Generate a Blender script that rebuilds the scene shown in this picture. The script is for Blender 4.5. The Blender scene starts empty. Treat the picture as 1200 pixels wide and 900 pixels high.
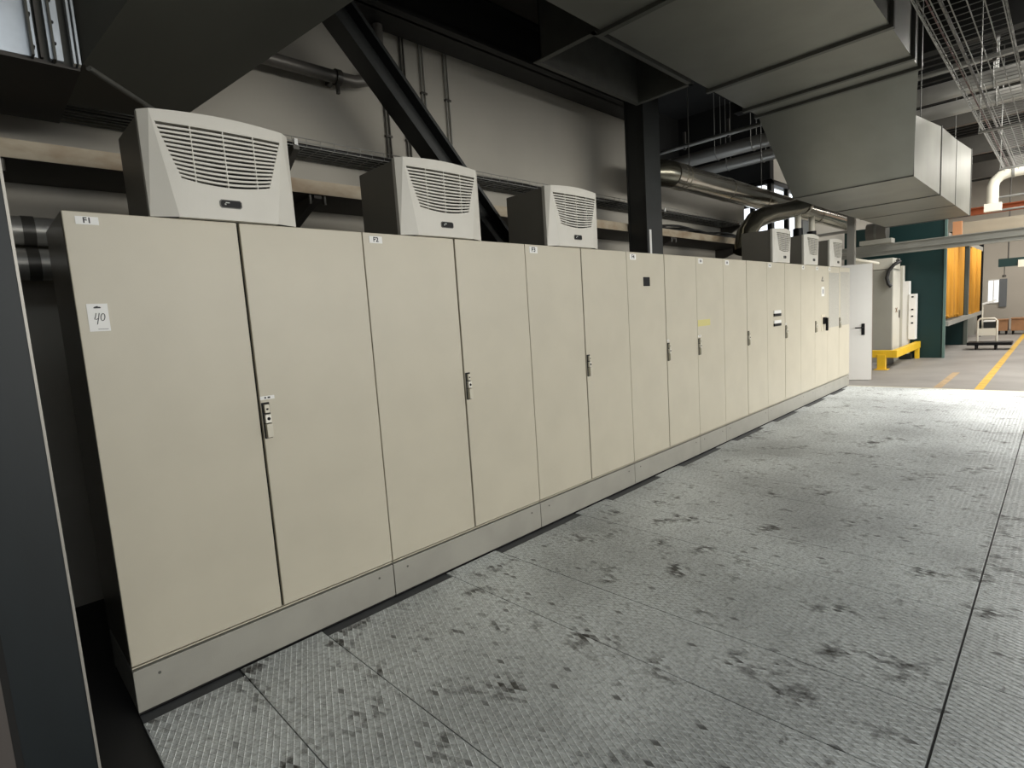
import bpy, bmesh, math, random
from mathutils import Vector, Matrix
random.seed(4)
S = bpy.context.scene
COL = S.collection

# ------------------------------------------------------------------ camera
YAW, PITCH, ROLL = 0.778776, -0.115145, -0.065625
CAM = Vector((-0.30775, -2.54089, 1.45621))
fw = Vector((math.sin(YAW)*math.cos(PITCH), math.cos(YAW)*math.cos(PITCH), math.sin(PITCH)))
r0 = fw.cross(Vector((0, 0, 1))).normalized(); u0 = r0.cross(fw)
rt = r0*math.cos(ROLL)+u0*math.sin(ROLL); up = -r0*math.sin(ROLL)+u0*math.cos(ROLL)
cd = bpy.data.cameras.new('camera'); cam = bpy.data.objects.new('camera', cd); COL.objects.link(cam)
cd.sensor_width = 36; cd.lens = 643.364*36/1200; cd.clip_start = .05; cd.clip_end = 200
M = Matrix((rt, up, -fw)).transposed().to_4x4(); M.translation = CAM
cam.matrix_world = M
S.camera = cam

# ------------------------------------------------------------------ world, lights, exposure
w = bpy.data.worlds.new('World'); S.world = w; w.use_nodes = True
bg = w.node_tree.nodes['Background']
bg.inputs[0].default_value = (0.86, 0.93, 1.0, 1); bg.inputs[1].default_value = 2.6
S.view_settings.view_transform = 'Standard'; S.view_settings.look = 'None'
S.view_settings.gamma = 1; S.view_settings.use_curve_mapping = False
S.view_settings.exposure = 0.0
S.cycles.use_denoising = True
S.cycles.max_bounces = 8; S.cycles.diffuse_bounces = 5
def area(name, loc, target, sx, sy, power, color):
    l = bpy.data.lights.new(name, 'AREA'); l.shape = 'RECTANGLE'; l.size = sx; l.size_y = sy
    l.energy = power; l.color = color
    o = bpy.data.objects.new(name, l); COL.objects.link(o); o.location = loc
    o.rotation_euler = (Vector(target)-Vector(loc)).to_track_quat('-Z', 'Y').to_euler()
    return o
# daylight through the strip windows of the hall side wall
area('side_window_light', (5.0, -8.85, 2.7), (5.0, 0, 1.6), 9.0, 1.6, 440, (1.0, 0.95, 0.85))
# daylight through the roof lights over the hall and over the bay beyond the cabinets
area('roof_light_near', (-0.8, -4.9, 5.15), (-0.8, -4.9, 0), 3.4, 2.4, 40, (0.86, 0.94, 1.0))
area('roof_light_far', (10.3, -4.1, 5.15), (10.3, -4.1, 0), 4.0, 2.4, 740, (1.0, 0.97, 0.92))
area('roof_light_bay', (14.5, -3.6, 5.15), (14.5, -3.6, 0), 2.6, 2.0, 300, (1.0, 0.975, 0.93))
area('roof_light_back', (20.5, -3.0, 5.15), (20.5, -3.0, 0), 4.5, 3.0, 480, (1.0, 0.95, 0.87))

# ------------------------------------------------------------------ materials
MATS = {}
def mat(name, col, rough=.5, metal=0.0, var=0.0, scale=6.0, bump=0.0, bscale=80.0, dark=None, stretch=None, spec=.5):
    if name in MATS: return MATS[name]
    m = bpy.data.materials.new(name); m.use_nodes = True
    nt = m.node_tree; N = nt.nodes; L = nt.links
    b = N['Principled BSDF']
    b.inputs['Roughness'].default_value = rough; b.inputs['Metallic'].default_value = metal
    b.inputs['Specular IOR Level'].default_value = spec
    c = (*col, 1)
    g = N.new('ShaderNodeNewGeometry')
    mp = N.new('ShaderNodeMapping'); L.new(g.outputs['Position'], mp.inputs['Vector'])
    if stretch: mp.inputs['Scale'].default_value = stretch
    n = N.new('ShaderNodeTexNoise'); n.inputs['Scale'].default_value = scale
    n.inputs['Detail'].default_value = 5; L.new(mp.outputs[0], n.inputs['Vector'])
    mx = N.new('ShaderNodeMix'); mx.data_type = 'RGBA'
    d = dark if dark else tuple(x*(1-var) for x in col)
    mx.inputs[6].default_value = (*d, 1); mx.inputs[7].default_value = c
    rp = N.new('ShaderNodeValToRGB'); rp.color_ramp.elements[0].position = .32; rp.color_ramp.elements[1].position = .62
    L.new(n.outputs['Fac'], rp.inputs[0]); L.new(rp.outputs[0], mx.inputs[0]); L.new(mx.outputs[2], b.inputs['Base Color'])
    if bump:
        n2 = N.new('ShaderNodeTexNoise'); n2.inputs['Scale'].default_value = bscale; L.new(g.outputs['Position'], n2.inputs['Vector'])
        bp = N.new('ShaderNodeBump'); bp.inputs['Strength'].default_value = bump; bp.inputs['Distance'].default_value = .004
        L.new(n2.outputs['Fac'], bp.inputs['Height']); L.new(bp.outputs[0], b.inputs['Normal'])
    MATS[name] = m
    return m

PEBBLE = mat('pebble_grey_paint', (.56, .52, .42), .42, 0, .06, 3, .06, 260)
PLINTH = mat('plinth_grey_paint', (.36, .35, .31), .45, 0, .10, 5, .06, 200)
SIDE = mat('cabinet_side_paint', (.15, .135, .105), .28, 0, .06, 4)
BLACK = mat('black_plastic', (.008, .008, .009), .4, spec=.15)
GAP = mat('black_seal', (.01, .01, .01), .8)
WHITE = mat('white_label', (.82, .82, .80), .45)
INK = mat('dark_ink', (.03, .03, .035), .6)
YELLOWLAB = mat('yellow_label', (.62, .56, .22), .5)
ACW = mat('cooling_unit_front', (.65, .63, .57), .42, 0, .05, 5, .05, 220)
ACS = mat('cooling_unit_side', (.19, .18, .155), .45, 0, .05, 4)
ZINC = mat('zinc_die_cast', (.58, .55, .46), .35, .25)
STEEL = mat('dark_steel_paint', (.020, .022, .022), .42, 0, .2, 6, .1, 60)
STEEL2 = mat('dark_beam_paint', (.010, .010, .009), .6, 0, .2, 3)
GALV = mat('galvanised_sheet', (.27, .27, .24), .45, .5, .13, 2.2, .03, 40, stretch=(1, 1, .5))
GALVD = mat('galvanised_flange', (.13, .13, .118), .5, .4, .15, 8)
CHROME = mat('spiral_duct_metal', (.72, .69, .61), .17, .9, .12, 4)
CHROMED = mat('dark_hose_metal', (.20, .19, .15), .25, .9, .12, 9)
WALL = mat('wall_plaster', (.45, .425, .37), .75, 0, .10, 1.2, .1, 30)
WALLB = mat('back_wall_plaster', (.50, .455, .39), .8, 0, .08, .8)
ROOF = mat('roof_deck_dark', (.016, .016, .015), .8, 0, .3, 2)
PIPEG = mat('insulated_pipe_grey', (.42, .41, .38), .38, .4, .1, 3)
PIPED = mat('dark_pipe', (.09, .085, .075), .4, .2, .1, 5)
WIRE = mat('zinc_wire', (.30, .30, .28), .45, .4)
TRAYF = mat('stained_tray_side', (.46, .40, .30), .6, 0, .30, 5, dark=(.30, .22, .14), stretch=(1, 1, 2))
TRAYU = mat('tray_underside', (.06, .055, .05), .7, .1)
CABLE = mat('black_cable', (.02, .02, .02), .5)
SLATE = mat('slate_blue_paint', (.011, .016, .019), .5, 0, .25, 3, stretch=(3, 3, .6))
SLEDGE = mat('lit_sheet_edge', (.42, .40, .36), .4, .3)  # pale tone paints the light caught by the panel edge
DARKF = mat('dark_floor', (.02, .02, .02), .7)
STRIP = mat('bluish_steel_strip', (.055, .06, .068), .5, .2, .3, 10)
CONC = mat('far_concrete', (.26, .245, .225), .55, 0, .22, 1.3, .15, 25)
YEL = mat('yellow_paint', (.80, .50, .02), .45, 0, .08, 6)
YELF = mat('yellow_floor_paint', (.62, .38, .05), .6, 0, .3, 8)
ORF = mat('faded_line_paint', (.42, .30, .17), .6, 0, .3, 8)
WHITEP = mat('white_door_paint', (.88, .87, .84), .4, 0, .03, 2)
GREYC = mat('grey_cabinet_paint', (.34, .335, .295), .45, 0, .06, 3)
GREYCL = mat('light_cabinet_paint', (.66, .64, .56), .45, 0, .06, 3)
TEAL = mat('teal_paint', (.004, .030, .030), .45, 0, .12, 2)
TEALE = mat('teal_edge_paint', (.10, .17, .155), .45)
ORANGE = mat('orange_curtain', (1.0, .47, .06), .45, 0, .12, 3, stretch=(4, 4, .3))
RED = mat('red_oxide_beam', (.42, .10, .03), .6, 0, .2, 4)
BEIGE = mat('beige_beam', (.42, .37, .28), .6, 0, .12, 2)
GREYB = mat('grey_gantry_beam', (.30, .30, .27), .45, .1, .12, 4)
WHPIPE = mat('white_pipe', (.82, .78, .66), .4)
BROWN = mat('brown_cardboard', (.33, .17, .08), .7, 0, .2, 5)
DOTS = mat('perforated_grey', (.47, .455, .40), .5, .0, .35, 60, dark=(.34, .33, .30))
GLASSG = mat('shutter_grey', (.16, .17, .18), .5)

# tread plate paint: worn pale paint, grime gathered in single diamonds of the tread
def tread_mat(name, lo, hi, dirt):
    m = bpy.data.materials.new(name); m.use_nodes = True
    nt = m.node_tree; N = nt.nodes; L = nt.links; b = N['Principled BSDF']
    b.inputs['Roughness'].default_value = .38; b.inputs['Metallic'].default_value = .1
    g = N.new('ShaderNodeNewGeometry')
    def noise(sc, det=6, rough=.6, vec=None):
        n = N.new('ShaderNodeTexNoise'); n.inputs['Scale'].default_value = sc; n.inputs['Detail'].default_value = det
        n.inputs['Roughness'].default_value = rough; L.new(vec or g.outputs['Position'], n.inputs['Vector']); return n.outputs['Fac']
    def ramp(f, a, c, p0, p1):
        r = N.new('ShaderNodeValToRGB'); r.color_ramp.elements[0].position = p0; r.color_ramp.elements[1].position = p1
        r.color_ramp.elements[0].color = (*a, 1); r.color_ramp.elements[1].color = (*c, 1); L.new(f, r.inputs[0]); return r.outputs[0]
    def mix(f, a, c):
        x = N.new('ShaderNodeMix'); x.data_type = 'RGBA'
        for s, v in ((0, f), (6, a), (7, c)):
            if isinstance(v, tuple): x.inputs[s].default_value = (*v, 1)
            else: L.new(v, x.inputs[s])
        return x.outputs[2]
    def mul(a, c):
        x = N.new('ShaderNodeMath'); x.operation = 'MULTIPLY'; L.new(a, x.inputs[0]); L.new(c, x.inputs[1]); return x.outputs[0]
    base = mix(ramp(noise(.9, 8, .62), (0, 0, 0), (1, 1, 1), .34, .62), lo, hi)
    fine = ramp(noise(45, 4, .75), (.64, .64, .64), (1, 1, 1), .38, .56)
    x = N.new('ShaderNodeMix'); x.data_type = 'RGBA'; x.blend_type = 'MULTIPLY'; x.inputs[0].default_value = 1
    L.new(base, x.inputs[6]); L.new(fine, x.inputs[7]); base = x.outputs[2]
    # diamond index -> random per diamond
    sx = N.new('ShaderNodeSeparateXYZ'); L.new(g.outputs['Position'], sx.inputs[0])
    def lin(cx, cy):
        a = N.new('ShaderNodeMath'); a.operation = 'MULTIPLY'; L.new(sx.outputs[0], a.inputs[0]); a.inputs[1].default_value = cx
        c = N.new('ShaderNodeMath'); c.operation = 'MULTIPLY_ADD'; L.new(sx.outputs[1], c.inputs[0]); c.inputs[1].default_value = cy
        L.new(a.outputs[0], c.inputs[2])
        f = N.new('ShaderNodeMath'); f.operation = 'FLOOR'; L.new(c.outputs[0], f.inputs[0]); return f.outputs[0]
    cb = N.new('ShaderNodeCombineXYZ'); L.new(lin(1/PX, TAN/PX), cb.inputs[0]); L.new(lin(1/PX, -TAN/PX), cb.inputs[1])
    wn = N.new('ShaderNodeTexWhiteNoise'); wn.noise_dimensions = '2D'; L.new(cb.outputs[0], wn.inputs['Vector'])
    cell = ramp(wn.outputs['Value'], (0, 0, 0), (1, 1, 1), .25, .60)
    patch = ramp(noise(3.6, 6, .68), (0, 0, 0), (1, 1, 1), .53, .66)
    col = mix(mul(cell, patch), base, dirt)
    lone = ramp(wn.outputs['Value'], (0, 0, 0), (.7, .7, .7), .984, .996)
    col = mix(lone, col, dirt)
    st = N.new('ShaderNodeMapping'); st.inputs['Scale'].default_value = (.7, 1.4, 1); L.new(g.outputs['Position'], st.inputs['Vector'])
    smear = ramp(noise(14, 6, .7, st.outputs[0]), (0, 0, 0), (.7, .7, .7), .60, .70)
    col = mix(smear, col, tuple(v*1.8 for v in dirt))
    L.new(col, b.inputs['Base Color'])
    return m
TAN, PX = .455, .0257
PLATE = tread_mat('worn_tread_plate', (.31, .33, .335), (.66, .70, .71), (.034, .034, .033))
RIB = tread_mat('worn_tread_rib', (.54, .565, .57), (.84, .88, .885), (.15, .15, .145))

# ------------------------------------------------------------------ helpers
class MB:
    def __init__(s): s.v = []; s.f = []; s.m = []; s.sm = []
    def add(s, vs, fs, mi=0, smooth=False):
        o = len(s.v); s.v += [tuple(p) for p in vs]
        for f in fs: s.f.append(tuple(o+i for i in f)); s.m.append(mi); s.sm.append(smooth)
        return s
    def box(s, x0, x1, y0, y1, z0, z1, mi=0):
        x0, x1 = sorted((x0, x1)); y0, y1 = sorted((y0, y1)); z0, z1 = sorted((z0, z1))
        v = [(x, y, z) for z in (z0, z1) for y in (y0, y1) for x in (x0, x1)]
        return s.add(v, [(0,2,3,1),(4,5,7,6),(0,1,5,4),(2,6,7,3),(0,4,6,2),(1,3,7,5)], mi)
    def hexa(s, v, mi=0):   # 8 corners: bottom ring then top ring
        return s.add(v, [(3,2,1,0),(4,5,6,7),(0,1,5,4),(1,2,6,5),(2,3,7,6),(3,0,4,7)], mi)
    def tube(s, pts, r, n=10, mi=0, caps=True, smooth=True):
        pts = [Vector(p) for p in pts]; rings = []; a = None
        for i, p in enumerate(pts):
            t = (pts[min(i+1, len(pts)-1)]-pts[max(i-1, 0)]).normalized()
            if a is None:
                a = t.orthogonal().normalized()
            a = (a - t*a.dot(t)).normalized(); b = t.cross(a)
            rr = r[i] if isinstance(r, (list, tuple)) else r
            rings.append([p+(a*math.cos(2*math.pi*k/n)+b*math.sin(2*math.pi*k/n))*rr for k in range(n)])
        v = [q for R in rings for q in R]; f = []
        for i in range(len(pts)-1):
            for k in range(n): f.append((i*n+k, i*n+(k+1) % n, (i+1)*n+(k+1) % n, (i+1)*n+k))
        s.add(v, f, mi, smooth)
        if caps: s.add(rings[0], [tuple(range(n-1, -1, -1))], mi); s.add(rings[-1], [tuple(range(n))], mi)
        return s
    def prism(s, poly, y0, y1, mi=0):   # polygon in XZ extruded along Y
        n = len(poly); v = [(x, y0, z) for x, z in poly]+[(x, y1, z) for x, z in poly]
        return s.add(v, [tuple(range(n)), tuple(range(2*n-1, n-1, -1))]+[(i, i+n, (i+1) % n+n, (i+1) % n) for i in range(n)], mi)
    def build(s, name, mats, parent=None, bevel=0, fix=True):
        me = bpy.data.meshes.new(name)
        off = LOC.get(parent, Vector((0, 0, 0))) if parent else Vector((0, 0, 0))
        me.from_pydata([tuple(Vector(p)-off) for p in s.v], [], s.f)
        for mm in (mats if isinstance(mats, (list, tuple)) else [mats]): me.materials.append(mm)
        me.polygons.foreach_set('material_index', s.m); me.polygons.foreach_set('use_smooth', s.sm)
        if fix:
            bm = bmesh.new(); bm.from_mesh(me); bmesh.ops.recalc_face_normals(bm, faces=bm.faces); bm.to_mesh(me); bm.free()
        me.update()
        o = bpy.data.objects.new(name, me); COL.objects.link(o)
        if parent: o.parent = parent; LOC[o] = off
        if bevel:
            b = o.modifiers.new('bevel', 'BEVEL'); b.width = bevel; b.segments = 2; b.limit_method = 'ANGLE'
        return o
LOC = {}
def tag(o, label, cat, group=None, kind=None):
    if label: o['label'] = label
    if cat: o['category'] = cat
    if group: o['group'] = group
    if kind: o['kind'] = kind
    return o
def thing(name, label, cat, loc=(0, 0, 0), group=None):
    o = bpy.data.objects.new(name, None); COL.objects.link(o); o.location = loc; o.empty_display_size = .1
    LOC[o] = Vector(loc); return tag(o, label, cat, group)
def struct(o, label=None):
    o['kind'] = 'structure'
    if label: o['label'] = label
    return o
def copy_tree(o, parent=None):
    c = o.copy(); COL.objects.link(c); c.parent = parent
    for ch in list(o.children): copy_tree(ch, c)
    return c
def text_mesh(txt, size):
    cu = bpy.data.curves.new('txt', 'FONT'); cu.body = txt; cu.size = size; cu.extrude = 0
    cu.align_x = 'CENTER'; cu.align_y = 'CENTER'; cu.offset = size*.03
    o = bpy.data.objects.new('txt', cu); COL.objects.link(o)
    dg = bpy.context.evaluated_depsgraph_get(); me = bpy.data.meshes.new_from_object(o.evaluated_get(dg))
    vs = [v.co.copy() for v in me.vertices]; fs = [tuple(p.vertices) for p in me.polygons]
    bpy.data.objects.remove(o); bpy.data.curves.remove(cu); bpy.data.meshes.remove(me)
    return vs, fs
def add_text(mb, txt, size, cx, y, cz, mi):
    vs, fs = text_mesh(txt, size); mb.add([(cx+v.x, y, cz+v.y) for v in vs], fs, mi)

# ------------------------------------------------------------------ setting
fl = MB()
fl.box(-3, 10.1, -9, 1.4, -.2, -.012, 0)
fl.box(10.1, 26, -9, 6, -.2, 0, 1)
FLOOR = struct(fl.build('floor', [DARKF, CONC]), 'hall floor of worn tread plates with bare concrete beyond')

# tread plates, laid across the aisle in alternating widths
seams = [0, .38, .765, 1.54, 1.94, 2.76, 3.15, 3.90, 4.30, 5.10, 5.50, 6.28, 6.68, 7.46, 7.86, 8.64, 9.04, 9.72, 10.08]
def plate(x0, x1, y0, y1):
    g = .0022
    p = MB().box(x0+g, x1-g, y0+g, y1-g, -.012, 0).build('floor_plate', PLATE, FLOOR)
    mb = MB(); hw = .0027; h = .0018
    X0, X1, Y0, Y1 = x0+.006, x1-.006, y0+.006, y1-.006
    for sg in (1, -1):
        k0 = math.floor(min(X0+sg*TAN*Y0, X0+sg*TAN*Y1)/PX); k1 = math.ceil(max(X1+sg*TAN*Y0, X1+sg*TAN*Y1)/PX)
        for k in range(k0, k1+1):
            c = k*PX                                   # x + sg*TAN*y = c
            ya, yb = sorted(((c-X0)/(sg*TAN), (c-X1)/(sg*TAN)))
            ya, yb = max(ya, Y0), min(yb, Y1)
            if yb-ya < .01: continue
            xa, xb = c-sg*TAN*ya, c-sg*TAN*yb
            z = h+(.0001 if sg > 0 else 0)
            mb.add([(xa-hw, ya, 0), (xa, ya, z), (xa+hw, ya, 0), (xb-hw, yb, 0), (xb, yb, z), (xb+hw, yb, 0)],
                   [(0, 1, 4, 3), (1, 2, 5, 4)])
    r = mb.build('tread_ribs', RIB, p, fix=False); r['kind'] = 'stuff'
    r['label'] = 'raised diamond ribs of the tread plate'
    return p
for i in range(len(seams)-1):
    short = (i % 4 in (0, 2)) if i == 0 else (i % 2 == 0)
    a = -.075 if (i == 0 or (i >= 2 and i % 2 == 0)) else -.012
    plate(seams[i], seams[i+1], -2.285, a)
    if a < -.05:
        MB().box(seams[i]+.004, seams[i+1]-.004, -.073, -.004, -.012, -.005).build('edge_strip', STRIP, FLOOR)
for a, b in ((1.0, 2.2), (2.2, 3.4), (3.4, 4.6), (4.6, 5.8), (5.8, 7.0), (7.0, 8.5), (8.5, 10.08)):
    plate(a, b, -3.6, -2.289)
plate(0, 1.0, -3.6, -2.289)
MB().box(10.08, 10.135, -3.6, 0, -.012, .003).build('edge_angle', mat('pale_edge_angle', (.55, .52, .40), .5, .2), FLOOR)
MB().box(10.16, 23.6, -1.73, -1.63, 0, .002).build('yellow_line', YELF, FLOOR)
MB().box(10.2, 12.3, -1.24, -1.14, 0, .002).build('faded_line', ORF, FLOOR)

wl = MB().box(-3, 6.27, 1.4, 1.7, -.2, 5.3).box(6.27, 9.42, 1.4, 1.7, -.2, 3.28)
struct(wl.build('wall_left', WALL), 'off-white plastered wall behind the cabinet row')
wl = MB()
wl.box(9.42, 13.2, 1.4, 1.7, -.2, 2.5).box(10.8, 13.2, 1.4, 1.7, 3.75, 5.3).box(13.2, 26, 1.4, 1.7, -.2, 5.3)
struct(wl.build('wall_left', WALL), 'plastered wall around the far side window')
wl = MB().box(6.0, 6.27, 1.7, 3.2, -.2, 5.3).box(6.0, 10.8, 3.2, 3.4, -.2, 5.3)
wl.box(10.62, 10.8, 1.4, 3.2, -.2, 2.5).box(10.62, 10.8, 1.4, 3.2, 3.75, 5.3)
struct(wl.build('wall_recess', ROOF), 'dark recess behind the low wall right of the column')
struct(MB().box(26, 26.3, -9, 1.7, -.2, 5.3).build('wall_back', WALLB), 'pale back wall of the far bay')
struct(MB().box(-3.3, -3, -9, 1.7, -.2, 5.3).build('wall_near', WALL), 'wall at the near end of the hall')
wr = MB().box(-3, 26, -9.3, -9, -.2, 1.6).box(-3, 26, -9.3, -9, 3.4, 5.3)
for x in (-3, 5.5, 14, 22.5): wr.box(x, x+1.2, -9.3, -9, 1.6, 3.4)
struct(wr.build('wall_right', WALL), 'side wall with strip windows across the hall')
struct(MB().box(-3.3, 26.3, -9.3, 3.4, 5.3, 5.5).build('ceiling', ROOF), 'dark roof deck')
struct(MB().box(.8, 8.3, -3.0, -2.75, 3.06, 5.3).build('shade_bulkhead', ROOF), 'unseen dark bulkhead added under the roof to shade the upper ducts')  # added out of view to keep the ducts and upper wall in shade
rib = MB()
for k in range(60): rib.box(3+k*.3, 3.09+k*.3, -6, 1.38, 5.22, 5.3)
o = rib.build('deck_ribs', ROOF, bpy.data.objects['ceiling']); o['kind'] = 'stuff'
# far window in the left wall: frame bars and panes
win = MB()
for x in (10.8, 11.6, 12.4, 13.12): win.box(x, x+.08, 1.42, 1.5, 2.5, 3.75)
for z in (2.5, 3.67): win.box(10.8, 13.2, 1.42, 1.5, z, z+.08)
W1 = struct(win.build('window_1', STEEL), 'bright window at the end of the left wall')
gm = bpy.data.materials.new('clear_glass'); gm.use_nodes = True
gb = gm.node_tree.nodes['Principled BSDF']; gb.inputs['Transmission Weight'].default_value = 1; gb.inputs['Roughness'].default_value = 0.0; gb.inputs['IOR'].default_value = 1.01
for x in (10.88, 11.68, 12.48): MB().box(x, x+.72 if x < 12 else x+.64, 1.455, 1.461, 2.58, 3.67).build('pane', gm, W1)
win = MB()
for y in (1.40, 1.72, 2.25, 3.12): win.box(10.68, 10.74, y, y+.08, 2.5, 3.75)
for z in (2.5, 3.3, 3.67): win.box(10.68, 10.74, 1.4, 3.2, z, z+.08)
W2 = struct(win.build('window_2', STEEL), 'bright window in the dark recess')
for y, y2 in ((1.48, 1.72), (1.80, 2.25), (2.33, 3.12)): MB().box(10.705, 10.711, y, y2, 2.58, 3.67).build('pane', gm, W2)

# ------------------------------------------------------------------ switch cabinets
ZT, ZB, P6 = 1.951, .196, .6
def handle(dx, door):
    z0 = 1.003; x0 = dx+.013
    h = MB()
    h.box(x0-.004, x0+.030, -.006, .002, z0-.006, z0+.158, 1)          # dark trim frame
    h.box(x0, x0+.026, -.028, -.004, z0, z0+.062, 0)                   # lower grip
    h.box(x0, x0+.026, -.022, -.004, z0+.066, z0+.105, 2)              # lock insert, bright
    h.box(x0+.002, x0+.024, -.020, -.004, z0+.112, z0+.15, 0)
    h.tube([(x0+.014, -.0235, z0+.085), (x0+.014, -.021, z0+.085)], .0075, 10, 3)
    h.box(x0+.008, x0+.018, -.0215, -.018, z0+.125, z0+.133, 3)
    h.build('handle', [ZINC, GAP, mat('bright_lock', (.75, .73, .66), .3, .5), BLACK], door, .0015)
def plate_label(door, x0, x1, z0, z1, txt=None, mats=(WHITE, INK), name='label_plate'):
    m = MB().box(x0, x1, -.0022, .001, z0, z1, 0)
    if txt: add_text(m, txt, (z1-z0)*.95, (x0+x1)/2, -.0026, (z0+z1)/2, 1)
    else:
        w_ = x1-x0; m.box(x0+.3*w_, x0+.42*w_, -.0027, -.002, z0+.25*(z1-z0), z1-.25*(z1-z0), 1)
        m.box(x0+.52*w_, x0+.7*w_, -.0027, -.002, z0+.25*(z1-z0), z1-.25*(z1-z0), 1)
    return m.build(name, list(mats), door)
UNITS = [(0, 2, 1), (2, 4, 3), (4, 6, 5), (6, 8, 7), (8, 9, 8), (9, 11, 10), (11, 13, 12), (13, 14, None), (14, 15, 14), (15, 17, 16)]
ULAB = ['beige two-door switch cabinet marked F1, nearest of the row, paper numbered 40 on it',
        'beige two-door switch cabinet marked F2, second from the left end of the row',
        'beige two-door switch cabinet marked F3 under the third cooling unit',
        'beige two-door switch cabinet with a small black square on its left door',
        'narrow single-door beige cabinet with a yellow sticker beside its handle',
        'beige two-door cabinet between the yellow-sticker cabinet and the two-plate cabinet',
        'beige two-door cabinet with two white plates with black strips on its left door',
        'narrow plain beige cabinet just left of the one with the black rotary switch',
        'narrow beige cabinet with a black rotary switch and small signs on its door',
        'last beige cabinet of the row, with a grey perforated field on both doors']
TXT = ['F1', 'F2', 'F3', 'F4'] + [None]*6
CAB = []; DOORS = {}
for ui, (a, b, hd) in enumerate(UNITS):
    x0, x1 = a*P6, b*P6
    t = thing('switch_cabinet', ULAB[ui], 'cabinet', ((x0+x1)/2, .25, -.012), 'beige switch cabinets in one long row')
    CAB.append(t)
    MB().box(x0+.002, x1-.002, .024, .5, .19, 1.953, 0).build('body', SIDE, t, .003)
    MB().box(x0+.012, x1-.012, .0215, .024, .20, 1.945).build('door_seal', GAP, t)
    MB().box(x0+.004, x1-.004, .004, .022, .188, .1935).build('sill_rail', PEBBLE, t)
    p = MB().box(x0+.0025, x1-.0025, 0, .49, .004, .178).build('plinth', PLINTH, t, .002)
    MB().box(x0+.004, x1-.004, .012, .48, -.012, .004).build('plinth_shadow_gap', GAP, t)  # recessed foot coloured black as the shadow gap below the plinth
    for xx in (x0+.09, x1-.09):
        MB().tube([(xx, -.002, .135), (xx, .001, .135)], .006, 8).build('screw', GALVD, p)
    for i in range(a, b):
        gl = .0055 if (i-a) == 1 else .0025       # the middle joint of a double door is wider
        gr = .0055 if (i-a) == 0 and b-a == 2 else .0025
        d = MB().box(i*P6+gl, (i+1)*P6-gr, 0, .0205, ZB+.004, ZT).build('door', PEBBLE, t, .003)
        DOORS[i] = d
        if i == hd:
            handle(i*P6, d)
            if i in (1, 7, 8, 12):
                plate_label(d, i*P6+.006, i*P6+(.07 if i in (1, 8) else .04), 1.174, 1.190, name='key_label')
    LZ = {0: (.039, .108, 1.905, 1.934), 1: (1.238, 1.314, 1.899, 1.934), 2: (2.444, 2.522, 1.895, 1.938)}
    if ui in LZ: q = LZ[ui]
    else: q = (x0+.05, x0+.14, 1.888, 1.935)
    plate_label(DOORS[a], *q, txt=TXT[ui])
MB().box(3.834+.01, 3.943, -.004, .001, 1.672, 1.748).build('black_window', BLACK, DOORS[6])
MB().box(4.81, 5.075, -.0015, .001, 1.277, 1.34).build('yellow_sticker', YELLOWLAB, DOORS[8])
for z in (1.305, 1.182):
    MB().box(6.80, 7.03, -.012, .001, z+.022, z+.06, 0).box(6.80, 7.03, -.014, .001, z-.012, z+.022, 1).build('name_plate', [WHITE, BLACK], DOORS[11])
m = MB().prism([(8.69, 1.73), (8.81, 1.73), (8.75, 1.80)], -.003, .001, 0).prism([(8.715, 1.742), (8.785, 1.742), (8.75, 1.783)], -.004, -.003, 1)
m.build('warning_triangle', [INK, PEBBLE], DOORS[14])
plate_label(DOORS[14], 8.70, 8.83, 1.51, 1.65, name='sign_plate')
m = MB().box(8.68, 8.86, -.006, .001, 1.0, 1.24, 0).box(8.74, 8.86, -.03, -.006, 1.10, 1.20, 1).box(8.79, 8.83, -.06, -.03, 1.0, 1.19, 1)
m.build('rotary_switch', [mat('switch_plate', (.62, .57, .45), .5), BLACK], DOORS[14], .004)
MB().box(9.06, 9.585, -.002, .001, 1.03, 1.86).build('perforated_field', DOTS, DOORS[15])
MB().box(9.66, 10.18, -.002, .001, 1.03, 1.88).build('perforated_field', DOTS, DOORS[16])

# paper with a handwritten number, stuck on the first door
pn = thing('paper_note', 'white paper with handwritten 40 stuck on the F1 cabinet door', 'paper', (.066, -.001, 1.515))
def pq(u, v): return (.033+.064*u, 1.516+.102*v)
m = MB(); a_, b_, c_, d_ = pq(0, 0), pq(1, 0), pq(1, 1), pq(0, 1)
m.prism([a_, b_, c_, d_], -.0018, -.0006, 0)
m.build('sheet', WHITE, pn)
st = MB()
def stroke(pts, r=.0014):
    st.tube([(pq(*p)[0], -.0019, pq(*p)[1]) for p in pts], r, 6)
stroke([(.40, .66), (.36, .55), (.30, .44), (.38, .43), (.50, .47)]); stroke([(.55, .66), (.50, .50), (.44, .36), (.40, .25)])
stroke([(.70+.10*math.cos(k*math.pi/6)+.03*math.sin(k*math.pi/6), .51+.13*math.sin(k*math.pi/6)) for k in range(13)])
st.build('handwriting', INK, pn)
lg = MB().prism([pq(.30, .845), pq(.36, .83), pq(.64, .83), pq(.68, .86), pq(.62, .885), pq(.55, .89), pq(.5, .915), pq(.42, .90), pq(.36, .885)], -.0022, -.0018)
lg.box(pq(.4, 0)[0], pq(.9, 0)[0], -.0021, -.0018, pq(0, .07)[1], pq(0, .085)[1])
lg.build('printed_logo', INK, pn)

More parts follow.
